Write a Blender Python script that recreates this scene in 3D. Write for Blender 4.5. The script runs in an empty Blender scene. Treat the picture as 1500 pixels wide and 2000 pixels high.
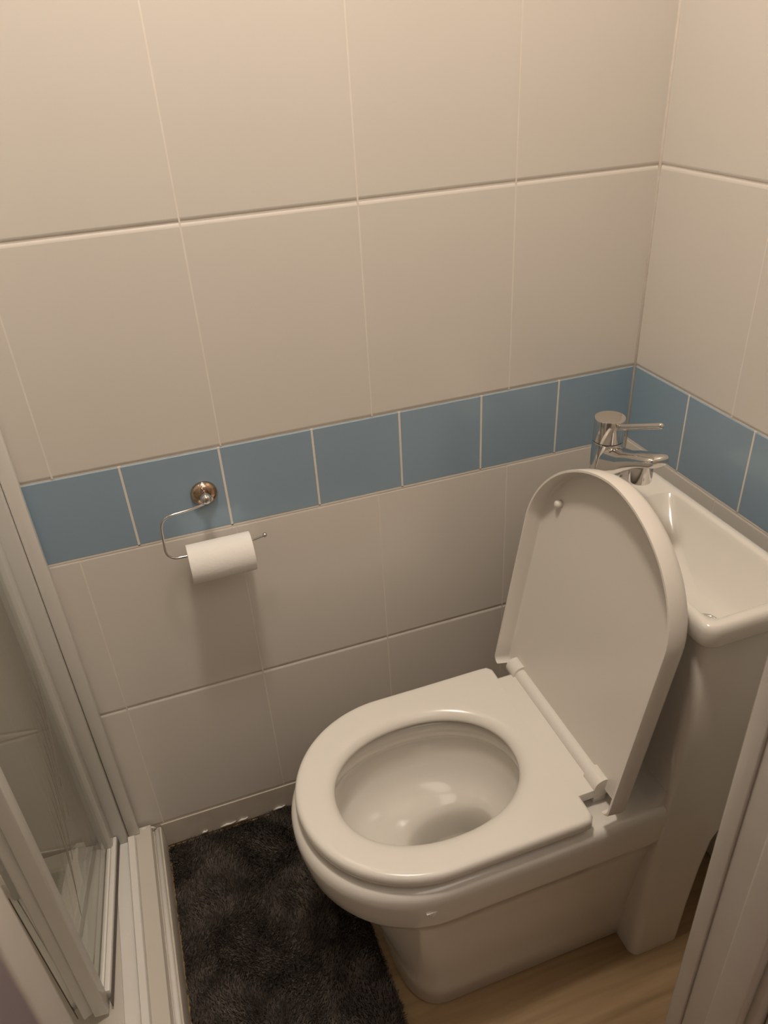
import bpy, bmesh, math, random
from mathutils import Matrix, Vector

random.seed(7)
sc = bpy.context.scene
COL = sc.collection
PI = math.pi

# ------------------------------------------------------------------ camera
cam_d = bpy.data.cameras.new('camera')
cam = bpy.data.objects.new('camera', cam_d)
COL.objects.link(cam)
cam_d.sensor_fit = 'VERTICAL'
cam_d.sensor_height = 36.0
cam_d.lens = 36.0 * 1500.4 / 2000.0
cam_d.clip_start = 0.02
cam_d.dof.use_dof = True
cam_d.dof.focus_distance = 1.40
cam_d.dof.aperture_fstop = 9.0
CX, CY, CZ = -0.8507, -1.1160, 1.4130
right = Vector((0.9419, -0.3318, -0.0529))
fwd = Vector((0.2560, 0.8107, -0.5265))
up = Vector((0.2176, 0.4823, 0.8485))
M = Matrix.Identity(4)
for i in range(3):
    M[i][0] = right[i]; M[i][1] = up[i]; M[i][2] = -fwd[i]
M[0][3], M[1][3], M[2][3] = CX, CY, CZ
cam.matrix_world = M
sc.camera = cam

# ------------------------------------------------------------------ world, light, exposure
world = bpy.data.worlds.new('world')
sc.world = world
world.use_nodes = True
bg = world.node_tree.nodes['Background']
bg.inputs[0].default_value = (1.0, 0.87, 0.76, 1)
bg.inputs[1].default_value = 0.05
LAMP_POS = (-0.72, -0.49, 2.42)
lamp_d = bpy.data.lights.new('ceiling_bulb', 'AREA')
lamp_d.shape = 'DISK'
lamp_d.size = 0.20
lamp_d.energy = 14.4
lamp_d.color = (1.0, 0.865, 0.735)
lamp = bpy.data.objects.new('ceiling_bulb', lamp_d)
lamp.location = (LAMP_POS[0], LAMP_POS[1], 2.418)
COL.objects.link(lamp)
# added fill light in the hallway, unseen, lifts the sides facing the viewer
hall_d = bpy.data.lights.new('hallway_fill', 'AREA'); hall_d.shape = 'DISK'; hall_d.size = 1.1
hall_d.energy = 7.5; hall_d.color = (1.0, 0.865, 0.76)
hall_l = bpy.data.objects.new('hallway_fill', hall_d); hall_l.location = (-0.35, -1.66, 2.44); COL.objects.link(hall_l)
sc.view_settings.view_transform = 'Standard'
sc.view_settings.look = 'None'
sc.view_settings.gamma = 1.0
sc.view_settings.use_curve_mapping = False
sc.view_settings.exposure = -0.07

# ------------------------------------------------------------------ materials
def mat(name, col, rough=0.5, metal=0.0, spec=0.5, noise=None, bump=None, coat=0.0):
    m = bpy.data.materials.new(name); m.use_nodes = True
    nt = m.node_tree; b = nt.nodes['Principled BSDF']
    b.inputs['Base Color'].default_value = (*col, 1)
    b.inputs['Roughness'].default_value = rough
    b.inputs['Metallic'].default_value = metal
    b.inputs['Specular IOR Level'].default_value = spec
    b.inputs['Coat Weight'].default_value = coat
    b.inputs['Coat Roughness'].default_value = 0.05
    tc = nt.nodes.new('ShaderNodeTexCoord')
    if noise:
        sc_, amt, col2 = noise
        n = nt.nodes.new('ShaderNodeTexNoise'); n.inputs['Scale'].default_value = sc_
        n.inputs['Detail'].default_value = 5
        nt.links.new(tc.outputs['Object'], n.inputs['Vector'])
        mx = nt.nodes.new('ShaderNodeMix'); mx.data_type = 'RGBA'
        mx.inputs[6].default_value = (*col, 1); mx.inputs[7].default_value = (*col2, 1)
        mp = nt.nodes.new('ShaderNodeMapRange')
        mp.inputs[1].default_value = 0.35; mp.inputs[2].default_value = 0.65
        mp.inputs[4].default_value = amt
        nt.links.new(n.outputs['Fac'], mp.inputs[0]); nt.links.new(mp.outputs[0], mx.inputs[0])
        nt.links.new(mx.outputs[2], b.inputs['Base Color'])
    if bump:
        bs, st = bump
        n2 = nt.nodes.new('ShaderNodeTexNoise'); n2.inputs['Scale'].default_value = bs
        n2.inputs['Detail'].default_value = 3
        nt.links.new(tc.outputs['Object'], n2.inputs['Vector'])
        bp = nt.nodes.new('ShaderNodeBump'); bp.inputs['Strength'].default_value = st
        bp.inputs['Distance'].default_value = 0.002
        nt.links.new(n2.outputs['Fac'], bp.inputs['Height']); nt.links.new(bp.outputs[0], b.inputs['Normal'])
    return m

M_TILE = mat('cream_glaze', (0.76, 0.72, 0.665), 0.20, noise=(3.0, 0.5, (0.74, 0.70, 0.64)), bump=(9, 0.12))
M_BLUE = mat('blue_glaze', (0.30, 0.415, 0.52), 0.16, noise=(5.0, 0.5, (0.285, 0.40, 0.50)), bump=(9, 0.10))
M_GROUT = mat('pale_grout', (0.78, 0.72, 0.65), 0.8, noise=(30, 0.6, (0.68, 0.61, 0.53)))
M_GROUT_W = mat('white_grout', (0.86, 0.81, 0.74), 0.7, noise=(25, 0.5, (0.76, 0.70, 0.62)))
M_CER = mat('white_ceramic', (0.80, 0.77, 0.71), 0.14, coat=0.3)
M_SEAT = mat('white_plastic', (0.82, 0.79, 0.73), 0.22)
M_LID = mat('lid_plastic', (0.78, 0.74, 0.68), 0.26)
M_CHROME = mat('chrome', (0.72, 0.70, 0.68), 0.09, metal=1.0)
M_CHROME_REFL = mat('chrome_warm_reflection', (0.62, 0.50, 0.40), 0.14, metal=1.0, noise=(60, 0.7, (0.40, 0.22, 0.12)))  # warm brown reflections put into the chrome's colour
M_PAPER = mat('tissue_paper', (0.86, 0.84, 0.80), 0.95, spec=0.1, bump=(220, 0.2))
M_CORE = mat('cardboard', (0.42, 0.33, 0.24), 0.9)
M_FRAME = mat('white_enamel', (0.82, 0.80, 0.75), 0.30)
M_FRAME_GR = mat('grey_white_enamel', (0.72, 0.71, 0.67), 0.30)
M_GASKET = mat('dark_seal', (0.12, 0.10, 0.085), 0.6)
M_TRAY = mat('tray_acrylic', (0.66, 0.62, 0.55), 0.28)
M_PAINT = mat('white_wood_paint', (0.70, 0.66, 0.61), 0.38, noise=(12, 0.5, (0.66, 0.61, 0.55)), bump=(40, 0.25))
M_SKIRT = mat('skirting_paint', (0.66, 0.61, 0.53), 0.4, noise=(20, 0.5, (0.54, 0.48, 0.40)))
M_WALLPAINT = mat('wall_paint', (0.60, 0.56, 0.50), 0.85, bump=(60, 0.2))
M_HALL = mat('hall_paint', (0.62, 0.57, 0.53), 0.85, bump=(60, 0.2))
M_PURPLE = mat('dull_purple_paint', (0.25, 0.205, 0.225), 0.5, bump=(25, 0.2))
M_BASE = mat('mat_backing', (0.045, 0.038, 0.032), 1.0, spec=0.05)
M_DARK = mat('drain_dark', (0.02, 0.02, 0.02), 0.6)

def pile_mat():
    m = bpy.data.materials.new('grey_plush'); m.use_nodes = True
    nt = m.node_tree; b = nt.nodes['Principled BSDF']
    b.inputs['Roughness'].default_value = 1.0; b.inputs['Specular IOR Level'].default_value = 0.08
    tc = nt.nodes.new('ShaderNodeTexCoord')
    n = nt.nodes.new('ShaderNodeTexNoise'); n.inputs['Scale'].default_value = 22; n.inputs['Detail'].default_value = 6
    nt.links.new(tc.outputs['Object'], n.inputs['Vector'])
    r = nt.nodes.new('ShaderNodeValToRGB')
    r.color_ramp.elements[0].position = 0.35; r.color_ramp.elements[0].color = (0.085, 0.073, 0.062, 1)
    r.color_ramp.elements[1].position = 0.68; r.color_ramp.elements[1].color = (0.26, 0.23, 0.20, 1)
    nt.links.new(n.outputs['Fac'], r.inputs[0]); nt.links.new(r.outputs[0], b.inputs['Base Color'])
    return m
M_PILE = pile_mat()

def laminate_mat():
    m = bpy.data.materials.new('beech_laminate'); m.use_nodes = True
    nt = m.node_tree; b = nt.nodes['Principled BSDF']
    b.inputs['Roughness'].default_value = 0.38
    tc = nt.nodes.new('ShaderNodeTexCoord')
    mp = nt.nodes.new('ShaderNodeMapping'); mp.inputs['Scale'].default_value = (1.5, 22, 1)
    mp.inputs['Rotation'].default_value = (0, 0, 0.0)
    nt.links.new(tc.outputs['Object'], mp.inputs['Vector'])
    n = nt.nodes.new('ShaderNodeTexNoise'); n.inputs['Scale'].default_value = 2.2
    n.inputs['Detail'].default_value = 6; n.inputs['Distortion'].default_value = 0.6
    nt.links.new(mp.outputs[0], n.inputs['Vector'])
    r = nt.nodes.new('ShaderNodeValToRGB')
    r.color_ramp.elements[0].position = 0.3; r.color_ramp.elements[0].color = (0.27, 0.175, 0.085, 1)
    r.color_ramp.elements[1].position = 0.75; r.color_ramp.elements[1].color = (0.42, 0.29, 0.155, 1)
    nt.links.new(n.outputs['Fac'], r.inputs[0]); nt.links.new(r.outputs[0], b.inputs['Base Color'])
    return m
M_LAM = laminate_mat()

def glass_mat():
    m = bpy.data.materials.new('clear_glass'); m.use_nodes = True
    nt = m.node_tree; nt.nodes.clear()
    out = nt.nodes.new('ShaderNodeOutputMaterial')
    mix = nt.nodes.new('ShaderNodeMixShader')
    tr = nt.nodes.new('ShaderNodeBsdfTransparent'); tr.inputs[0].default_value = (0.955, 0.965, 0.95, 1)
    gl = nt.nodes.new('ShaderNodeBsdfGlossy'); gl.inputs['Roughness'].default_value = 0.02
    fr = nt.nodes.new('ShaderNodeFresnel'); fr.inputs[0].default_value = 1.5
    geo = nt.nodes.new('ShaderNodeNewGeometry'); io = nt.nodes.new('ShaderNodeMapRange')
    io.inputs[3].default_value = 1.5; io.inputs[4].default_value = 1/1.5      # same reflectance from either side of the pane
    nt.links.new(geo.outputs['Backfacing'], io.inputs[0]); nt.links.new(io.outputs[0], fr.inputs[0])
    nt.links.new(fr.outputs[0], mix.inputs[0]); nt.links.new(tr.outputs[0], mix.inputs[1])
    nt.links.new(gl.outputs[0], mix.inputs[2]); nt.links.new(mix.outputs[0], out.inputs[0])
    return m
M_GLASS = glass_mat()
M_ETCH = mat('water_streak', (0.30, 0.27, 0.22), 0.6)

def emis(name, col, st):
    m = bpy.data.materials.new(name); m.use_nodes = True
    b = m.node_tree.nodes['Principled BSDF']
    b.inputs['Base Color'].default_value = (0.9, 0.88, 0.84, 1)
    b.inputs['Emission Color'].default_value = (*col, 1); b.inputs['Emission Strength'].default_value = st
    return m

# ------------------------------------------------------------------ mesh helpers
def link(name, me, m, parent=None, smooth=False, mats=None):
    o = bpy.data.objects.new(name, me); COL.objects.link(o)
    if m is not None and not me.materials: me.materials.append(m)
    if parent: o.parent = parent
    if smooth:
        for p in me.polygons: p.use_smooth = True
    return o

def from_bm(name, bm, m, parent=None, smooth=False, angle=None):
    bmesh.ops.recalc_face_normals(bm, faces=bm.faces[:])
    me = bpy.data.meshes.new(name); bm.to_mesh(me); bm.free()
    o = link(name, me, m, parent, smooth or angle is not None)
    if angle is not None: me.set_sharp_from_angle(angle=math.radians(angle))
    return o

def empty(name, loc, label=None, cat=None, group=None):
    o = bpy.data.objects.new(name, None); COL.objects.link(o); o.location = loc
    o.empty_display_size = 0.05
    if label: o['label'] = label
    if cat: o['category'] = cat
    if group: o['group'] = group
    return o

def rel(o, root):
    """mesh built in world coordinates -> child of an Empty standing at the thing's base"""
    o.parent = root
    o.data.transform(Matrix.Translation(-root.location))
    return o

def rel2(o, part):
    o.parent = part
    if part.parent: o.data.transform(Matrix.Translation(-part.parent.location))
    return o

def struct(o, label=None):
    o['kind'] = 'structure'
    if label: o['label'] = label
    return o

def box_bm(x0, x1, y0, y1, z0, z1, bev=0.0, seg=2, bm=None):
    own = bm is None
    if own: bm = bmesh.new()
    vs = [bm.verts.new(p) for p in ((x0,y0,z0),(x1,y0,z0),(x1,y1,z0),(x0,y1,z0),(x0,y0,z1),(x1,y0,z1),(x1,y1,z1),(x0,y1,z1))]
    fs = [bm.faces.new([vs[i] for i in f]) for f in ((0,3,2,1),(4,5,6,7),(0,1,5,4),(1,2,6,5),(2,3,7,6),(3,0,4,7))]
    if bev > 0:
        es = list({e for f in fs for e in f.edges})
        bmesh.ops.bevel(bm, geom=es, offset=bev, segments=seg, affect='EDGES', profile=0.5)
    return bm

def obox_bm(p0, p1, w, z0, z1, off=0.0, bev=0.0, bm=None):
    """box running in plan from p0 to p1, w thick, shifted sideways by off"""
    if bm is None: bm = bmesh.new()
    a = Vector((p0[0], p0[1], 0)); b = Vector((p1[0], p1[1], 0)); d = (b - a).normalized()
    n = Vector((-d.y, d.x, 0))
    c = [a + n*(off-w/2), b + n*(off-w/2), b + n*(off+w/2), a + n*(off+w/2)]
    lo = [bm.verts.new((q.x, q.y, z0)) for q in c]; hi = [bm.verts.new((q.x, q.y, z1)) for q in c]
    fs = [bm.faces.new(lo[::-1]), bm.faces.new(hi)]
    for i in range(4): fs.append(bm.faces.new((lo[i], lo[(i+1)%4], hi[(i+1)%4], hi[i])))
    if bev > 0:
        es = list({e for f in fs for e in f.edges})
        bmesh.ops.bevel(bm, geom=es, offset=bev, segments=2, affect='EDGES', profile=0.5)
    return bm

def loft(rings, closed=True, cap0=False, cap1=False, loop=False, bm=None):
    if bm is None: bm = bmesh.new()
    R = [[bm.verts.new(p) for p in r] for r in rings]
    n = len(R[0]); pairs = list(zip(R[:-1], R[1:]))
    if loop: pairs.append((R[-1], R[0]))
    for a, b in pairs:
        for i in range(n if closed else n-1):
            j = (i+1) % n
            bm.faces.new((a[i], a[j], b[j], b[i]))
    if cap0: bm.faces.new(R[0][::-1])
    if cap1: bm.faces.new(R[-1])
    return bm

def tube_bm(pts, r, seg=12, bm=None, caps=True):
    """round wire along pts; r a number or one per point"""
    P = [Vector(p) for p in pts]; n = len(P)
    rr = r if isinstance(r, (list, tuple)) else [r]*n
    t0 = (P[1]-P[0]).normalized()
    ref = Vector((0,0,1)) if abs(t0.z) < 0.9 else Vector((1,0,0))
    u = t0.cross(ref).normalized(); rings = []
    for i in range(n):
        t = (P[min(i+1,n-1)] - P[max(i-1,0)]).normalized()
        u = (u - t*u.dot(t)).normalized(); v = t.cross(u)
        rings.append([P[i] + (u*math.cos(a) + v*math.sin(a))*rr[i] for a in [2*PI*k/seg for k in range(seg)]])
    return loft(rings, True, caps, caps, bm=bm)

def lathe_bm(prof, c, axis='z', seg=40, bm=None, cap=True):
    """prof = [(radius, height)...]"""
    rings = []
    for r, h in prof:
        ring = []
        for k in range(seg):
            a = 2*PI*k/seg; x, y = r*math.cos(a), r*math.sin(a)
            if axis == 'z': q = (c[0]+x, c[1]+y, c[2]+h)
            elif axis == 'y': q = (c[0]+x, c[1]+h, c[2]+y)
            else: q = (c[0]+h, c[1]+x, c[2]+y)
            ring.append(q)
        rings.append(ring)
    return loft(rings, True, cap, cap, bm=bm)

def arc_path(pts, rad, n=8):
    """polyline with rounded corners"""
    P = [Vector(p) for p in pts]; out = [P[0]]
    for i in range(1, len(P)-1):
        a = (P[i-1]-P[i]).normalized(); b = (P[i+1]-P[i]).normalized()
        s = P[i] + a*rad; e = P[i] + b*rad
        for k in range(n+1):
            t = k/n
            out.append(s*(1-t)**2 + P[i]*2*t*(1-t) + e*t*t)
    out.append(P[-1]); return out

# ------------------------------------------------------------------ setting: tiles on walls
ZB = 0.877            # top of the blue band
HB = 0.146; H1 = 0.3372; H2 = 0.3332; H3 = 0.3272
R_LOW2 = ZB-HB-H2-H3   # 0.0706 top of the skirting strip
WL = 0.2521; WB = 0.152
TD = 0.007            # tile thickness

def tile_bm(w, h, gx, gz, bx, bz, d):
    """tile lying in xz with its glazed face towards -y; rounded edges as stepped rings; origin at centre of its back"""
    bm = bmesh.new(); w = w-gx; h = h-gz; rings = []
    for f, dd in ((0, 0), (0, d-0.0017), (0.25, d-0.0010), (0.6, d-0.0004), (1.0, d)):
        a = w/2 - bx*f; b = h/2 - bz*f
        rings.append([(-a,-dd,-b),(a,-dd,-b),(a,-dd,b),(-a,-dd,b)])
    loft(rings, True, True, True, bm=bm)
    return bm

tile_cache = {}
def place_tile(wall, kind, u0, u1, z0, z1, side):
    """side 'back': u is x on plane y=0 ; 'right': u is -y on plane x=0 ; 'shower': u is -y on x=-1.86, facing +x"""
    w, h = round(u1-u0, 4), round(z1-z0, 4)
    key = (kind, w, h)
    if key not in tile_cache:
        if kind == 'blue_tile': bm = tile_bm(w, h, 0.0032, 0.0030, 0.0003, 0.0010, TD)
        else: bm = tile_bm(w, h, 0.0018, 0.0020, 0.0003, 0.0050, TD)
        bmesh.ops.recalc_face_normals(bm, faces=bm.faces[:])
        me = bpy.data.meshes.new(kind); bm.to_mesh(me); bm.free()
        me.materials.append(M_BLUE if kind == 'blue_tile' else M_TILE)
        tile_cache[key] = me
    o = bpy.data.objects.new(kind, tile_cache[key]); COL.objects.link(o)
    o.parent = wall
    um, zm = (u0+u1)/2, (z0+z1)/2
    t = random.uniform(-1, 1)*0.0012; t2 = random.uniform(-1, 1)*0.0010; dj = random.uniform(0, 0.0003)
    if side == 'back': o.location = (um, TD-dj, zm); o.rotation_euler = (t, 0, t2)
    elif side == 'right': o.location = (TD-dj, -um, zm); o.rotation_euler = (t, 0, -PI/2+t2)
    else: o.location = (XL-TD+dj, -um, zm); o.rotation_euler = (t, 0, PI/2+t2)
    return o

def wall_slab(name, x0, x1, y0, y1, z0, z1, m, label):
    return struct(from_bm(name, box_bm(x0, x1, y0, y1, z0, z1), m), label)

CEIL = 2.46
XL = -1.86            # far side of the shower
YD = -0.75            # inner face of the doorway wall
GR = 0.0015           # grout lies this far behind the glaze
wall_back = wall_slab('wall_back', XL-0.12, 0.12, GR, 0.12, 0, CEIL, M_GROUT, 'cream tiled back wall with one band of blue tiles')
wall_right = wall_slab('wall_right', GR, 0.12, YD, GR, 0, CEIL, M_GROUT, 'cream tiled right wall beside the basin')
wall_left = wall_slab('wall_left', XL-0.12, XL-GR, YD, GR, 0, CEIL, M_GROUT, 'tiled far wall of the shower')

ROWS_UP = [(ZB, ZB+H1), (ZB+H1, ZB+2*H1), (ZB+2*H1, ZB+3*H1), (ZB+3*H1, ZB+4*H1)]
ROWS_LOW = [(ZB-HB-H2, ZB-HB), (ZB-HB-H2-H3, ZB-HB-H2)]
def joints(first, pitch, end):
    u = [0.0, first]
    while u[-1] + pitch < end - 0.02: u.append(u[-1]+pitch)
    u.append(end); return u
def fill_wall(wall, side, first_big, first_low, first_blue, end):
    gb = bmesh.new()
    def strip(u, hw, z0, z1):
        a, b, f, k = u-hw, u+hw, 0.0001, 0.0030
        if side == 'back': box_bm(-b, -a, f, k, z0, z1, bm=gb)
        elif side == 'right': box_bm(f, k, -b, -a, z0, z1, bm=gb)
        else: box_bm(XL-k, XL-f, -b, -a, z0, z1, bm=gb)
    for u in joints(first_big, WL, end)[1:-1]: strip(u, 0.0012, ZB+0.001, CEIL)
    for u in joints(first_low, WL, end)[1:-1]: strip(u, 0.0012, R_LOW2, ZB-HB-0.001)
    for u in joints(first_blue, WB, end)[1:-1]: strip(u, 0.0018, ZB-HB, ZB-0.001)
    strip(end/2, end/2-0.002, ZB-HB-0.0017, ZB-HB+0.0017)
    g_ = from_bm('grout_lines', gb, M_GROUT_W); g_.parent = wall; g_['kind'] = 'stuff'
    for rows, fj in ((ROWS_UP, first_big), (ROWS_LOW, first_low)):
        js = joints(fj, WL, end)
        for z0, z1 in rows:
            for a, b in zip(js[:-1], js[1:]):
                z1c = min(z1, CEIL)
                if side == 'back': place_tile(wall, 'wall_tile', -b, -a, z0, z1c, side)
                else: place_tile(wall, 'wall_tile', a, b, z0, z1c, side)
    js = joints(first_blue, WB, end)
    for a, b in zip(js[:-1], js[1:]):
        o = place_tile(wall, 'blue_tile', *((-b, -a) if side == 'back' else (a, b)), ZB-HB, ZB, side)
        o['label'] = 'blue square tile'
fill_wall(wall_back, 'back', 0.2564, 0.2550, 0.157, -XL)
fill_wall(wall_right, 'right', 0.2520, 0.2520, 0.1514, -YD)
fill_wall(wall_left, 'shower', 0.2520, 0.2520, 0.152, -YD)

# cut strip of tile along the foot of the walls
bm = box_bm(-1.018, -0.0, -0.0015, GR-0.0001, 0, R_LOW2-0.002, 0.0012)
struct(from_bm('baseboard_back', bm, M_SKIRT), 'low plain strip along the foot of the back wall')
bm = box_bm(-0.0015, GR-0.0001, YD, -0.0016, 0, R_LOW2-0.002, 0.0012)
struct(from_bm('baseboard_right', bm, M_SKIRT), 'low plain strip along the foot of the right wall')
for k, (xa, xb) in enumerate(((-0.905, -0.872), (-0.868, -0.846), (-0.79, -0.765), (-0.945, -0.932))):
    o_ = from_bm('sealant', tube_bm([(xa, -0.0030, 0.0065), (xa*0.6+xb*0.4, -0.0040, 0.0105), (xa*0.3+xb*0.7, -0.0035, 0.0085), (xb, -0.0030, 0.0110)], [0.0014, 0.0024, 0.0018, 0.0010], 8), M_FRAME, smooth=True)
    o_.parent = bpy.data.objects['baseboard_back']
# thin bead of silicone in the corner
bm = tube_bm([(-0.0005, -0.0005, R_LOW2), (-0.0005, -0.0005, CEIL)], 0.0028, 8)
struct(from_bm('trim_1', bm, M_GROUT, smooth=True), 'pale sealant line down the corner of the two tiled walls')

# floor, ceiling
struct(from_bm('floor', box_bm(XL-0.12, 0.5, -2.3, 0.12, -0.06, -0.004), M_LAM), 'light wood laminate floor')
struct(from_bm('ceiling', box_bm(XL-0.12, 0.5, -2.3, 0.12, CEIL, CEIL+0.06), M_WALLPAINT), 'plain pale ceiling')

# doorway wall (the photograph is taken through this doorway)
DX0, DX1 = -1.010, -0.390       # clear opening
bm = bmesh.new()
box_bm(XL-0.12, DX0-0.03, YD-0.10, YD, -0.004, CEIL, bm=bm)
box_bm(DX1+0.03, 0.5, YD-0.10, YD, -0.004, CEIL, bm=bm)
box_bm(DX0-0.03, DX1+0.03, YD-0.10, YD, 2.03, CEIL, bm=bm)
struct(from_bm('wall_front', bm, M_WALLPAINT), 'painted wall around the doorway')
# hallway shell behind the viewer
bm = bmesh.new()
box_bm(XL-0.12, XL, -2.3, YD-0.10, -0.004, CEIL, bm=bm)
box_bm(0.45, 0.5, -2.3, YD-0.10, -0.004, CEIL, bm=bm)
box_bm(XL, 0.45, -2.3, -2.25, -0.004, CEIL, bm=bm)
struct(from_bm('wall_hallway', bm, M_HALL), 'plain walls of the hallway outside the doorway')

# door lining: jambs with a rounded inner edge, stop strip and architrave
def lining(name, x, s, label):
    """x = face of the jamb, s = +1 when the wall lies on the +x side"""
    root = empty(name, (x, YD-0.05, -0.004)); root['kind'] = 'structure'; root['label'] = label
    def bx(nm, xa, xb, y0, y1, bev):
        lo, hi = sorted((x+s*xa, x+s*xb))
        return rel(from_bm(nm, box_bm(lo, hi, y0, y1, -0.004, 2.03, bev, 3), M_PAINT, angle=40), root)
    left = s < 0
    bx('door_jamb', 0.0, 0.029, (YD-0.037 if left else YD-0.10), YD+0.006, 0.004)
    if not left:
        bx('door_stop', -0.012, 0.0005, YD-0.088, YD-0.052, 0.003)
        bx('outer_architrave', 0.008, 0.062, YD-0.116, YD-0.1005, 0.005)
        bx('edge_bead', -0.003, 0.0005, YD-0.016, YD+0.0055, 0.0024)
    bx('architrave', 0.008, 0.062, YD+0.0005, YD+0.016, 0.005)
    return root
lining('trim_2', DX1, +1, 'white painted door jamb at the right edge of the view')
lining('trim_3', DX0, -1, 'white painted door jamb with a chipped edge at the lower left of the view')

# open door in dull purple, hinged on the left jamb
dr = empty('door_1', (DX0-0.01, YD-0.13, -0.004)); dr['kind'] = 'structure'
dr['label'] = 'dull purple door standing open at the lower left corner'
rel(from_bm('door_slab', obox_bm((DX0-0.0145, YD-0.0395), (DX0-0.0145, YD-0.66), 0.030, 0.004, 1.98, 0, 0.003), M_PURPLE, angle=40), dr)
hb = tube_bm([(DX0, YD-0.60, 1.0), (DX0+0.045, YD-0.602, 1.0), (DX0+0.055, YD-0.52, 1.0)], 0.008, 12)
rel(from_bm('door_handle', hb, M_CHROME, smooth=True), dr)

# ------------------------------------------------------------------ ceiling lamp (out of view, gives the room its light)
lp = empty('ceiling_lamp', (LAMP_POS[0], LAMP_POS[1], CEIL), 'round flush ceiling lamp above the shower step', 'lamp')
rel(from_bm('lamp_base', lathe_bm([(0.11, 0), (0.11, -0.012), (0.10, -0.015)], (LAMP_POS[0], LAMP_POS[1], CEIL)), M_FRAME, smooth=False), lp)
rel(from_bm('lamp_glass', lathe_bm([(0.10, -0.015), (0.098, -0.028), (0.085, -0.036), (0.05, -0.040), (0.01, -0.041)], (LAMP_POS[0], LAMP_POS[1], CEIL)), emis('lamp_glow', (1.0, 0.865, 0.735), 3.0), smooth=True), lp)

# ------------------------------------------------------------------ toilet
YC = -0.357
NA = 144
def d_outline(xf, xb, hw, xs, ex, rc, yc=YC):
    """rounded-D polygon: straight sides from xb to xs, superellipse nose to xf"""
    P = []
    for k in range(13):          # back corner, +y side
        a = PI/2*k/12
        P.append((xb-rc+rc*math.sin(a), yc+hw-rc+rc*math.cos(a)))
    P = P[::-1]                  # from back edge to the side
    for k in range(1, 61):
        t = PI/2*k/60
        P.append((xs-(xs-xf)*math.sin(t)**(2/ex), yc+hw*max(math.cos(t), 0)**(2/ex)))
    return P + [(x, 2*yc-y) for x, y in P[-2::-1]]

def polar(poly, c, n=NA):
    """radius of polygon at n angles about c"""
    out = []
    m = len(poly)
    for k in range(n):
        a = 2*PI*k/n; dx, dy = math.cos(a), math.sin(a); best = 0
        for i in range(m):
            x1, y1 = poly[i][0]-c[0], poly[i][1]-c[1]
            x2, y2 = poly[(i+1)%m][0]-c[0], poly[(i+1)%m][1]-c[1]
            ex, ey = x2-x1, y2-y1
            den = dx*ey-dy*ex
            if abs(den) < 1e-12: continue
            t = (x1*ey-y1*ex)/den; u = (x1*dy-y1*dx)/den
            if -1e-9 <= u <= 1+1e-9 and t > best: best = t
        out.append(best)
    return out
def ell(a, b, ex=2.0, n=NA):
    return [1/((abs(math.cos(2*PI*k/n))/a)**ex + (abs(math.sin(2*PI*k/n))/b)**ex)**(1/ex) for k in range(n)]
def ring(c, R, z, d=0.0):
    n = len(R)
    return [(c[0]+(R[k]+d)*math.cos(2*PI*k/n), c[1]+(R[k]+d)*math.sin(2*PI*k/n), z) for k in range(n)]

toilet = empty('toilet', (-0.46, YC, -0.004), 'white close coupled toilet with its lid up, under the small basin', 'toilet')
C0 = (-0.568, YC)
P_pan = polar(d_outline(-0.786, -0.20, 0.177, -0.600, 2.05, 0.01), C0)
P_band = polar(d_outline(-0.778, -0.20, 0.175, -0.600, 2.05, 0.01), C0)
P_wall = polar(d_outline(-0.722, -0.20, 0.163, -0.60, 2.2, 0.01), C0)
P_mid = polar(d_outline(-0.700, -0.20, 0.150, -0.59, 2.5, 0.01), C0)
P_foot = polar(d_outline(-0.658, -0.20, 0.133, -0.58, 2.8, 0.01), C0)
RIM = 0.398
rings = [ring(C0, P_foot, -0.004, -0.006), ring(C0, P_foot, 0.002), ring(C0, P_foot, 0.05)]
rings += [ring(C0, [a*(1-t)+b*t for a, b in zip(P_foot, P_mid)], 0.05+0.17*t) for t in (0.35, 0.7, 1.0)]
rings += [ring(C0, [a*(1-t)+b*t for a, b in zip(P_mid, P_wall)], 0.22+0.08*t) for t in (0.35, 0.7, 1.0)]
rings += [ring(C0, [a*(1-t)+b*t for a, b in zip(P_wall, P_band)], z) for t, z in ((0.3, 0.307), (0.65, 0.311), (0.9, 0.317))]
rings += [ring(C0, P_band, 0.325), ring(C0, [(a+b)/2 for a, b in zip(P_band, P_pan)], 0.345), ring(C0, P_pan, 0.368),
          ring(C0, P_pan, 0.384), ring(C0, P_pan, 0.391, -0.0025), ring(C0, P_pan, 0.3955, -0.007), ring(C0, P_pan, RIM, -0.014),
          ring(C0, P_pan, RIM, -0.026)]
E1 = ell(0.158, 0.118, 2.2)
rings += [ring(C0, E1, RIM, 0.012), ring(C0, E1, RIM-0.003, 0.003), ring(C0, E1, RIM-0.012, 0.0), ring(C0, E1, RIM-0.030, 0.001),
          ring(C0, E1, RIM-0.036, 0.006), ring(C0, E1, RIM-0.044, 0.008)]
def bowl(cx, a, b, z, ex=2.1): return ring((cx, YC), ell(a, b, ex), z)
rings += [bowl(-0.566, 0.158, 0.122, 0.340, 2.2), bowl(-0.566, 0.154, 0.117, 0.312), bowl(-0.563, 0.143, 0.107, 0.290),
          bowl(-0.558, 0.126, 0.092, 0.276), bowl(-0.548, 0.106, 0.074, 0.267), bowl(-0.536, 0.086, 0.056, 0.259), bowl(-0.530, 0.078, 0.048, 0.252),
          bowl(-0.526, 0.073, 0.044, 0.240), bowl(-0.522, 0.066, 0.041, 0.215), bowl(-0.516, 0.060, 0.038, 0.18), bowl(-0.510, 0.050, 0.033, 0.13), bowl(-0.508, 0.02, 0.015, 0.11)]
pan = rel(from_bm('pan', loft(rings, True, True, True), M_CER, smooth=True), toilet)
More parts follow.
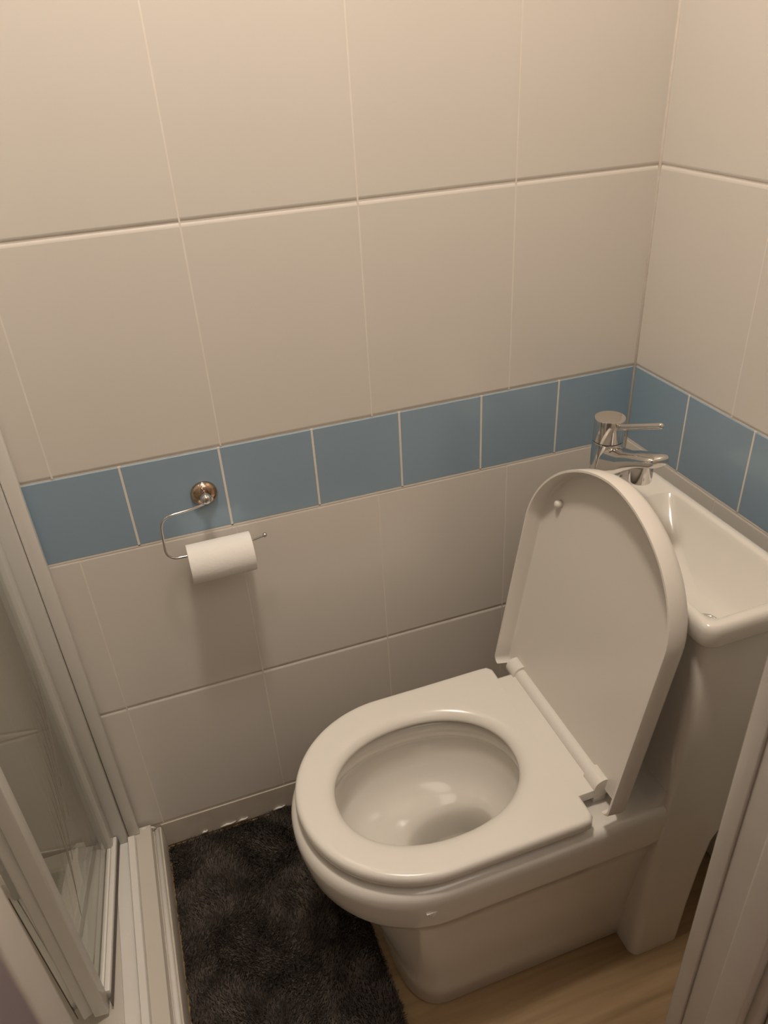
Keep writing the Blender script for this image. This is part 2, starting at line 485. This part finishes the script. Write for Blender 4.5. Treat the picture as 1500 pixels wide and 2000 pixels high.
# water standing in the sump
def water_mat():
    m = bpy.data.materials.new('water'); m.use_nodes = True
    b = m.node_tree.nodes['Principled BSDF']
    b.inputs['Base Color'].default_value = (0.9, 0.9, 0.86, 1); b.inputs['Roughness'].default_value = 0.02
    b.inputs['Transmission Weight'].default_value = 1.0; b.inputs['IOR'].default_value = 1.33
    return m
bm = bmesh.new(); bm.faces.new([bm.verts.new(p) for p in bowl(-0.517, 0.061, 0.0385, 0.190)])
rel(from_bm('water', bm, water_mat()), toilet)
# small embossed mark on the near side of the rim
bm = bmesh.new()
for k, (dx, dz, w, h) in enumerate(((0, 0.004, 0.016, 0.0016), (0.001, 0.000, 0.010, 0.0016), (0.002, -0.004, 0.005, 0.0016))):
    box_bm(-0.632+dx-w/2, -0.632+dx+w/2, -0.5325, -0.5275, 0.352+dz-h/2, 0.352+dz+h/2, bm=bm)
mk = rel(from_bm('embossed_mark', bm, M_CER), toilet)

# cistern body with waisted foot, hollow at the top where the basin drops in
def rrect(x0, x1, y0, y1, r, z, n=8):
    P = []
    for cx, cy, a0 in ((x1-r, y1-r, 0), (x0+r, y1-r, PI/2), (x0+r, y0+r, PI), (x1-r, y0+r, 1.5*PI)):
        for k in range(n+1):
            a = a0 + PI/2*k/n
            P.append((cx+r*math.cos(a), cy+r*math.sin(a), z))
    return P
CY0, CY1 = -0.536, -0.178
prof = [(-0.004, -0.257, -0.156), (0.10, -0.256, -0.152), (0.20, -0.254, -0.144), (0.27, -0.252, -0.134), (0.31, -0.251, -0.122),
        (0.345, -0.250, -0.106), (0.38, -0.249, -0.094), (0.42, -0.248, -0.087), (0.50, -0.247, -0.085), (0.722, -0.246, -0.085)]
rings = [rrect(x0, x1, CY0+(0.0 if z < 0.5 else 0.002), CY1, (0.016 if z < 0.28 or z > 0.46 else 0.007), z) for z, x0, x1 in prof]
rings += [rrect(-0.244, -0.087, CY0+0.004, CY1-0.002, 0.015, 0.7255), rrect(-0.238, -0.092, CY0+0.010, CY1-0.008, 0.012, 0.7262),
          rrect(-0.236, -0.094, CY0+0.012, CY1-0.010, 0.012, 0.72), rrect(-0.236, -0.094, CY0+0.012, CY1-0.010, 0.012, 0.60)]
rel(from_bm('cistern', loft(rings, True, True, True), M_CER, angle=50), toilet)
# ceramic fillets where pan rim runs into the cistern
rings = []
for k in range(9):
    a = PI/2*k/8; r = 0.030
    rings.append([(-0.2485-r+r*math.sin(a), y, RIM-0.0005+r-r*math.cos(a)) for y in (CY0+0.010, CY1-0.010)])
rings.append([(-0.2400, y, RIM+0.03) for y in (CY0+0.010, CY1-0.010)])
rings.append([(-0.2400, y, RIM-0.004) for y in (CY0+0.010, CY1-0.010)])
rings.append([(-0.2785, y, RIM-0.004) for y in (CY0+0.010, CY1-0.010)])
rel(from_bm('cistern_fillet', loft([[r[0] for r in rings], [r[1] for r in rings]], True, True, True), M_CER, angle=35), toilet)

# seat
P_so = polar(d_outline(-0.776, -0.372, 0.174, -0.592, 2.0, 0.012), C0)
P_si = ell(0.147, 0.1125, 2.15)
CS = (-0.568, YC-0.004)
ST = 0.4335
rings = [ring(C0, P_so, 0.4115, -0.006), ring(C0, P_so, 0.4135, -0.001), ring(C0, P_so, 0.417, 0), ring(C0, P_so, 0.426, 0),
         ring(C0, P_so, 0.4300, -0.0014), ring(C0, P_so, 0.4325, -0.004), ring(C0, P_so, ST, -0.008), ring(C0, P_so, ST, -0.014),
         ring(CS, P_si, ST-0.0002, 0.026), ring(CS, P_si, ST-0.0012, 0.017), ring(CS, P_si, ST-0.0035, 0.010), ring(CS, P_si, ST-0.0075, 0.0045),
         ring(CS, P_si, ST-0.012, 0.001), ring(CS, P_si, ST-0.017, 0.0), ring(CS, P_si, ST-0.0205, 0.003), ring(CS, P_si, ST-0.022, 0.010)]
seat = rel(from_bm('seat', loft(rings, True, loop=True), M_SEAT, smooth=True), toilet)
# rubber buffers under the seat carry it on the rim
for bx_, by_ in ((-0.70, YC+0.115), (-0.70, YC-0.115), (-0.43, YC+0.150), (-0.43, YC-0.150)):
    o = from_bm('buffer', lathe_bm([(0.008, 0.3975), (0.009, 0.400), (0.009, 0.4125)], (bx_, by_, 0), seg=16), M_SEAT, smooth=True)
    rel(o, toilet)

# hinge: long bar between the two knuckles
hg = rel(from_bm('hinge_bar', tube_bm([(-0.3330, -0.212, 0.4330), (-0.3330, -0.480, 0.4330)], 0.0125, 20), M_SEAT, angle=40), toilet)
for y0, y1 in ((-0.488, -0.458), (-0.228, -0.200)):
    bm = tube_bm([(-0.3330, y0, 0.4345), (-0.3330, y1, 0.4345)], 0.0165, 24)
    bmesh.ops.bevel(bm, geom=[e for e in bm.edges if len(e.link_faces) == 2 and e.calc_face_angle(0) > 1.0], offset=0.002, segments=2, affect='EDGES')
    rel(from_bm('hinge_knuckle', bm, M_SEAT, angle=40), toilet)
for yk in (-0.475, -0.24):
    rel(from_bm('hinge_post', box_bm(-0.345, -0.323, yk-0.008, yk+0.008, RIM-0.001, 0.43, 0.002), M_SEAT, angle=40), toilet)
rel(from_bm('hinge_flap', box_bm(-0.3860, -0.338, -0.487, -0.220, 0.4160, 0.4334, 0.0015, 2), M_SEAT, angle=40), toilet)

# lid, standing open: shallow D-shaped tray leaning back against the basin
LX, LZ, LEAN = -0.360, 0.4350, math.radians(9.5)
LHW, LLEN, LV0, LDEP, LEX = 0.1825, 0.4530, 0.300, 0.033, 1.86
def lid_pt(u, v, d):
    s, c = math.sin(LEAN), math.cos(LEAN)
    return (LX + v*s + d*c, YC+0.002 + u, LZ + v*c - d*s)
def lid_curve(off):
    """one half of the D from foot to apex, shrunk inwards by off"""
    hw, L = LHW-off, LLEN-off
    P = []
    rc = 0.010
    for k in range(7):
        a = PI/2*k/6
        P.append((hw-rc+rc*math.sin(a), (rc-rc*math.cos(a)) + 0.0))
    for k in range(1, 16): P.append((hw, rc+(LV0-rc)*k/15))
    for k in range(1, 49):
        t = PI/2*k/48
        P.append((hw*max(math.cos(t), 0)**(2/LEX), LV0+(L-LV0)*math.sin(t)**(2/LEX)))
    return P
def lid_loop(off, d):
    H = lid_curve(off)
    L = [lid_pt(u, v, d) for u, v in H] + [lid_pt(-u, v, d) for u, v in H[-2::-1]]
    return L
bm = bmesh.new()
secs = [(0.0006, 0.0), (0.0, 0.001), (0.0, 0.022), (0.0008, 0.027), (0.003, 0.031), (0.008, 0.0332), (0.016, 0.0338)]
inn = [(0.0038, 0.0), (0.0046, 0.001), (0.0062, 0.022), (0.0075, 0.0262), (0.0105, 0.0285), (0.016, 0.0292)]
outer = [lid_loop(o, d) for o, d in secs]; inner = [lid_loop(o, d) for o, d in inn]
loft(outer[::-1] + inner, closed=False, bm=bm)
n = len(outer[0])
def fill(loop, bm):
    V = [bm.verts.new(p) for p in loop]
    for i in range(n//2):
        j = n-1-i
        if i+1 == j-1: bm.faces.new((V[i], V[i+1], V[j])); break
        bm.faces.new((V[i], V[i+1], V[j-1], V[j]))
fill(outer[-1], bm); fill(inner[-1], bm)
bmesh.ops.remove_doubles(bm, verts=bm.verts[:], dist=1e-5)
be = [e for e in bm.edges if len(e.link_faces) == 1]
bmesh.ops.holes_fill(bm, edges=be, sides=0)
lid = rel(from_bm('lid', bm, M_LID, angle=35), toilet)
for u, v in ((0.136, 0.345),):
    p = lid_pt(u, v, 0.0293); q = lid_pt(u, v, 0.0185)
    o = from_bm('bumper', tube_bm([p, lid_pt(u, v, 0.0215), lid_pt(u, v, 0.0195), q], [0.0065, 0.006, 0.005, 0.003], 16), M_SEAT, smooth=True)
    rel(o, toilet)
    o['label'] = 'round white rubber bumper'

# ------------------------------------------------------------------ basin on the cistern
BX0, BX1, BY0, BY1 = -0.2570, -0.0650, -0.5480, -0.166
basin = empty('basin', (-0.16, YC, 0.727), 'small white rectangular hand basin set on top of the cistern', 'basin')
def br(i, z, r=0.02): return rrect(BX0+i, BX1-i, BY0+i, BY1-i, max(r-i, 0.004), z, 10)
def inr(x0, x1, y0, y1, r, z): return rrect(x0, x1, y0, y1, r, z, 10)
rings = [inr(-0.20, -0.13, -0.49, -0.38, 0.02, 0.668), inr(-0.226, -0.112, -0.514, -0.30, 0.02, 0.692), inr(-0.228, -0.100, -0.520, -0.24, 0.02, 0.7268),
         br(0.005, 0.7268), br(0.0015, 0.7285), br(0.0, 0.7315), br(0.0, 0.750), br(0.0012, 0.7560), br(0.004, 0.7600), br(0.008, 0.7620), br(0.013, 0.7622),
                   inr(-0.242, -0.082, -0.531, -0.236, 0.016, 0.7612), inr(-0.239, -0.085, -0.527, -0.240, 0.016, 0.7580), inr(-0.237, -0.088, -0.524, -0.246, 0.018, 0.7500),
          inr(-0.232, -0.100, -0.519, -0.268, 0.020, 0.7290), inr(-0.226, -0.113, -0.514, -0.300, 0.020, 0.7080), inr(-0.220, -0.124, -0.508, -0.335, 0.020, 0.6920),
          inr(-0.212, -0.134, -0.500, -0.365, 0.02, 0.6830), inr(-0.198, -0.146, -0.486, -0.40, 0.015, 0.6790)]
rel(from_bm('basin_bowl', loft(rings, True, True, True), M_CER, smooth=True), basin)
dc = (-0.172, -0.4575, 0.6792)
wd = rel(from_bm('waste', lathe_bm([(0.019, 0.0), (0.019, 0.001), (0.0175, 0.0022), (0.0145, 0.002), (0.014, 0.0005)], dc, seg=32), M_CHROME, smooth=True), basin)
wd['label'] = 'chrome waste ring'
o = from_bm('waste_plug', lathe_bm([(0.0125, 0.0005), (0.0125, 0.003), (0.010, 0.005), (0.003, 0.006)], dc, seg=28), M_CHROME, smooth=True)
o.data.transform(Matrix.Translation(-basin.location)); o.parent = basin

# ------------------------------------------------------------------ mixer tap
TX, TY, TZ = -0.187, -0.201, 0.7618
tap = empty('mixer_tap', (TX, TY, TZ), 'short chrome mixer tap with a pin lever at the back end of the basin', 'tap')
rel(from_bm('tap_base', lathe_bm([(0.027, 0), (0.027, 0.003), (0.0245, 0.006), (0.0245, 0.008)], (TX, TY, TZ), seg=48), M_CHROME, angle=30), tap)
rel(from_bm('tap_body', lathe_bm([(0.0240, 0.006), (0.0240, 0.093), (0.0232, 0.0945)], (TX, TY, TZ), seg=56), M_CHROME, angle=30), tap)
o = rel(from_bm('tap_cap', lathe_bm([(0.0232, 0.0955), (0.0240, 0.0965), (0.0240, 0.132), (0.0232, 0.1335), (0.020, 0.134)], (TX, TY, TZ), seg=56), M_CHROME, angle=30), tap)
lev = from_bm('tap_lever', tube_bm([(TX, TY-0.018, TZ+0.1240), (TX, TY-0.024, TZ+0.1262), (TX, TY-0.118, TZ+0.1690), (TX, TY-0.120, TZ+0.1697)], [0.0048, 0.0048, 0.0042, 0.0034], 14), M_CHROME, smooth=True)
rel(lev, tap)
rings = []
for s, w, hh, zc in ((0.010, 0.0215, 0.0300, 0.060), (0.028, 0.0210, 0.0245, 0.0690), (0.045, 0.0205, 0.0200, 0.0775), (0.062, 0.0205, 0.0165, 0.0895),
                     (0.085, 0.0205, 0.0130, 0.1025), (0.104, 0.0200, 0.0105, 0.1115), (0.113, 0.0185, 0.0095, 0.1150), (0.1175, 0.0140, 0.0065, 0.1165), (0.119, 0.006, 0.003, 0.1170)):
    r_ = []
    for k in range(28):
        a = 2*PI*k/28; ca, sa = math.cos(a), math.sin(a)
        r_.append((TX + w*math.copysign(abs(ca)**0.7, ca), TY-s*1.09, TZ+zc+hh*math.copysign(abs(sa)**0.7, sa)))
    rings.append(r_)
rel(from_bm('tap_spout', loft(rings, True, True, True), M_CHROME, angle=50), tap)
ae = rel(from_bm('aerator', lathe_bm([(0.0175, 0.024), (0.0175, -0.007), (0.0165, -0.009), (0.0140, -0.009), (0.0135, -0.004)], (TX, TY-0.088, TZ+0.0760), seg=32), M_CHROME, angle=30), tap)

# ------------------------------------------------------------------ toilet roll holder and roll
hx, hz = -0.8005, 0.8020
hold = empty('toilet_roll_holder', (hx, -0.0005, hz), 'bright wire toilet roll holder with a round rose on the blue tiles', 'holder')
rel(from_bm('rose', lathe_bm([(0.0215, 0.0), (0.0215, -0.003), (0.0205, -0.006), (0.016, -0.010), (0.009, -0.0125), (0.006, -0.013)], (hx, 0, hz), 'y', 36), M_CHROME_REFL, smooth=True), hold)
rel(from_bm('knob', lathe_bm([(0.005, -0.012), (0.005, -0.020), (0.0078, -0.023), (0.0092, -0.029), (0.0078, -0.035), (0.004, -0.0375), (0.001, -0.038)], (hx, 0, hz+0.005), 'y', 24), M_CHROME, smooth=True), hold)
rel(from_bm('screw', lathe_bm([(0.0030, -0.008), (0.0030, -0.0120), (0.0015, -0.0128)], (hx-0.002, 0, hz+0.0135), 'y', 14), M_CHROME_REFL, smooth=True), hold)
wy = -0.047
wp = arc_path([(hx, -0.030, hz-0.002), (hx-0.02, -0.040, hz-0.002), (-0.876, wy, hz-0.002), (-0.880, wy, 0.7215), (-0.745, wy, 0.7215), (-0.722, wy, 0.7270)], 0.022, 8)
wp = wp[:1] + wp[1:]
rel(from_bm('wire', tube_bm(wp, 0.0019, 10), M_CHROME, smooth=True), hold)
rel(from_bm('end_ball', lathe_bm([(0.0005, -0.0042), (0.003, -0.003), (0.0042, 0), (0.003, 0.003), (0.0005, 0.0042)], (-0.7205, wy, 0.7278), 'x', 16), M_CHROME, smooth=True), hold)
RZ = 0.7215 + 0.0019 - 0.0195
roll = empty('toilet_roll', (-0.7955, wy, RZ), 'part used white toilet roll hanging on the wire holder', 'toilet roll')
R_ = 0.0325
rings_prof = [(0.0195, -0.0520), (0.0315, -0.0520), (R_, -0.0512), (R_, 0.0512), (0.0315, 0.0520), (0.0195, 0.0520)]
rings = [[(-0.7955+h, wy+r*math.cos(2*PI*k/48), RZ+r*math.sin(2*PI*k/48)) for k in range(48)] for r, h in rings_prof]
rel(from_bm('paper', loft(rings, True, loop=True), M_PAPER, angle=50), roll)
rings = [[(-0.7955+h, wy+r*math.cos(2*PI*k/48), RZ+r*math.sin(2*PI*k/48)) for k in range(48)] for r, h in ((0.0196, -0.0521), (0.0186, -0.0521), (0.0186, 0.0521), (0.0196, 0.0521))]
co = rel(from_bm('cardboard_core', loft(rings, True, loop=True), M_CORE, angle=50), roll)
co['label'] = 'brown cardboard core'
# loose last sheet lying on the roll
rings = []
for k in range(15):
    a = math.radians(100 - 14*k*0.9)
    rings.append([(-0.7955-0.051, wy+(R_+0.0004)*math.cos(PI-a), RZ+(R_+0.0004)*math.sin(a)), (-0.7955+0.051, wy+(R_+0.0004)*math.cos(PI-a), RZ+(R_+0.0004)*math.sin(a))])

# ------------------------------------------------------------------ bath mat
MX0, MX1, MY0, MY1 = -1.0155, -0.670, -0.70, -0.0040
bmat = empty('bath_mat', ((MX0+MX1)/2, (MY0+MY1)/2, -0.004), 'dark grey plush bath mat on the floor between shower and toilet', 'mat')
rel(from_bm('backing', box_bm(MX0+0.003, MX1-0.003, MY0+0.003, MY1-0.003, -0.004, 0.001, 0.001), M_BASE), bmat)
verts, faces = [], []
rnd = random.Random(3)
for i in range(60000):
    x = rnd.uniform(MX0+0.001, MX1); y = rnd.uniform(MY0, MY1-0.0015)
    a = rnd.uniform(0, 2*PI); w = rnd.uniform(0.0006, 0.0012); h = rnd.uniform(0.005, 0.010)
    la = 1.6*math.sin(x*31+1.3*math.sin(y*19))+1.4*math.cos(y*27+x*9) + rnd.uniform(-0.9, 0.9)
    lean = rnd.uniform(0.001, 0.006)
    tx, ty = x+lean*math.cos(la), y+lean*math.sin(la)
    b = len(verts)
    verts += [(x-w*math.cos(a), y-w*math.sin(a), 0.0), (x+w*math.cos(a), y+w*math.sin(a), 0.0), (tx+w*0.7*math.cos(a), ty+w*0.7*math.sin(a), h), (tx-w*0.7*math.cos(a), ty-w*0.7*math.sin(a), h)]
    faces.append((b, b+1, b+2, b+3))
me = bpy.data.meshes.new('pile'); me.from_pydata(verts, [], faces)
pl = rel(link('pile', me, M_PILE), bmat); pl['kind'] = 'stuff'

# ------------------------------------------------------------------ shower tray and its step
Y1 = YD
TE = -0.0075
tray = empty('shower_tray', (-1.45, -0.37, -0.004), 'white shower tray with a raised step beside the bath mat', 'shower tray')
def extr(name, poly, y0, y1, m, root, ang=30):
    """poly of (x,z) extruded along y"""
    bm = loft([[(x, y0, z) for x, z in poly], [(x, y1, z) for x, z in poly]], True, True, True)
    return rel(from_bm(name, bm, m, angle=ang), root)
extr('tray_body', [(-1.034, -0.004), (-1.034, 0.083), (-1.036, 0.0865), (-1.056, 0.0868), (-1.110, 0.0868),
                   (-1.135, 0.084), (-1.150, 0.074), (-1.170, 0.045), (-1.19, 0.038), (-1.50, 0.034), (-1.76, 0.038), (-1.79, 0.046), (-1.81, 0.075), (-1.82, 0.0865), (-1.855, 0.0868), (-1.855, -0.004)],
     Y1+0.0005, TE, M_TRAY, tray)
# raised inner lip along the back wall and the far end of the tray
bm = bmesh.new(); loft([[(x, TE-0.0005+dy, z) for dy, z in ((0, 0.03), (0, 0.0865), (-0.030, 0.0865), (-0.036, 0.080), (-0.055, 0.046), (-0.07, 0.036))] for x in (-1.175, -1.80)], True, True, True, bm=bm)
rel(from_bm('tray_lip', bm, M_TRAY, angle=30), tray)
rel(from_bm('tray_waste', lathe_bm([(0.045, 0.0), (0.045, 0.004), (0.035, 0.007), (0.01, 0.008)], (-1.48, -0.37, 0.0335), seg=32), M_CHROME, smooth=True), tray)
extr('step_riser', [(-1.0335, -0.004), (-1.0335, 0.068), (-1.0180, 0.066), (-1.0165, 0.062), (-1.0160, -0.004)], Y1+0.0005, -0.0037, M_SKIRT, tray)
bead = from_bm('step_bead', tube_bm([(-1.0265, Y1+0.001, 0.0665), (-1.0265, -0.0075, 0.0665)], 0.0056, 16), M_FRAME, smooth=True)
rel(bead, tray)
# old sealant blob where the step meets the wall
bm = tube_bm([(-1.055, -0.010, 0.0845), (-1.05, -0.0115, 0.0855), (-1.04, -0.011, 0.0845), (-1.032, -0.011, 0.081), (-1.026, -0.010, 0.074)], [0.0015, 0.0025, 0.0016, 0.0022, 0.0014], 10)
rel(from_bm('sealant', bm, M_FRAME, smooth=True), tray)

# ------------------------------------------------------------------ folding shower door
DT = 1.93
sd = empty('shower_door', (-1.10, -0.35, 0.087), 'white framed folding glass shower door standing partly folded', 'shower door')
rel(from_bm('wall_channel', box_bm(-1.078, -1.056, -0.022, TE, 0.088, DT, 0.002), M_FRAME, angle=40), sd)
rel(from_bm('wall_post', box_bm(-1.1085, -1.0785, -0.034, TE, 0.088, DT, 0.002), M_FRAME_GR, angle=40), sd)
rel(from_bm('near_post', box_bm(-1.1085, -1.0600, YD+0.0005, YD+0.030, 0.088, DT, 0.002), M_FRAME, angle=40), sd)
rel(from_bm('head_rail', box_bm(-1.112, -1.056, YD+0.0005, TE, DT, DT+0.04, 0.003), M_FRAME, angle=40), sd)
# sill rail: an upstand with a lower step on the inside
extr('sill_rail', [(-1.0640, 0.0870), (-1.0640, 0.1015), (-1.0655, 0.1040), (-1.0770, 0.1040), (-1.0785, 0.1015), (-1.0790, 0.0905), (-1.105, 0.0890), (-1.106, 0.0870)], YD+0.001, -0.0345, M_FRAME, sd)

def leaf(a, b, zb, label, flip):
    """framed pane running in plan from a to b"""
    A, B = Vector((*a, 0)), Vector((*b, 0)); d = (B-A).normalized()
    pt = lambda t: ((A+d*t).x, (A+d*t).y)
    L = (B-A).length
    fr = rel(from_bm('door_leaf', obox_bm(pt(0.0), pt(0.026), 0.022, zb+0.004, DT-0.01, 0, 0.002), M_FRAME_GR, angle=40), sd)
    fr['label'] = label
    def sub(nm, bm_, m_, ang=40):
        o_ = from_bm(nm, bm_, m_, angle=ang); o_.data.transform(Matrix.Translation(-sd.location)); o_.parent = fr; return o_
    sub('stile', obox_bm(pt(L-0.024), pt(L), 0.022, zb-0.002, DT-0.01, 0, 0.002), M_FRAME)
    sub('bottom_rail', obox_bm(pt(0.004), pt(L-0.024), 0.009, zb, zb+0.022, 0.012*flip, 0.0015), M_FRAME)
    sub('bottom_rail', obox_bm(pt(0.004), pt(L-0.024), 0.008, zb, zb+0.019, 0.0025*flip, 0.0015), M_FRAME)
    sub('seal', obox_bm(pt(0.004), pt(L-0.010), 0.0014, zb-0.002, zb+0.012, 0.0172*flip, 0.0), M_GASKET)
    sub('top_rail', obox_bm(pt(0.026), pt(L-0.024), 0.018, DT-0.035, DT-0.011, 0, 0.002), M_FRAME)
    sub('glass_pane', obox_bm(pt(0.024), pt(L-0.022), 0.005, zb+0.018, DT-0.034, 0.0, 0.0), M_GLASS)
    return fr, pt, d
LA0, LA1 = (-1.1120, -0.030), (-1.1390, -0.352)
LB0, LB1 = (-1.2780, -0.078), (-1.1560, -0.345)
leafA, ptA, dA = leaf(LA0, LA1, 0.096, 'far leaf with a clear pane', 1)
leafB, ptB, dB = leaf(LB0, LB1, 0.096, 'near leaf folded back into the shower', -1)
# pivot between the two leaves
bm = box_bm(-1.166, -1.138, -0.356, -0.344, 1.62, 1.67, 0.002)
rel(from_bm('hinge', bm, M_FRAME_GR, angle=40), sd)

# water streaks on the far leaf
bm = bmesh.new(); rnd = random.Random(11)
nA = Vector((-dA.y, dA.x, 0))
if nA.x < 0: nA = -nA
for k in range(9):
    t0 = 0.070 + 0.018*k; z0 = 0.62 - 0.022*k; ln = rnd.uniform(0.14, 0.22)
    pts = []
    for j in range(9):
        s = j/8
        q = Vector((*ptA(t0 + 0.055*s*s - 0.02), 0)) + nA*0.0028
        pts.append((q.x, q.y, z0 - ln*s))
    tube_bm(pts, [0.0002+0.0004*math.sin(PI*j/8) for j in range(9)], 5, bm=bm)
o = from_bm('water_streaks', bm, M_ETCH, smooth=True); o.data.transform(Matrix.Translation(-sd.location)); o.parent = leafA; o['kind'] = 'stuff'
o['label'] = 'thin curved water streaks on the pane'
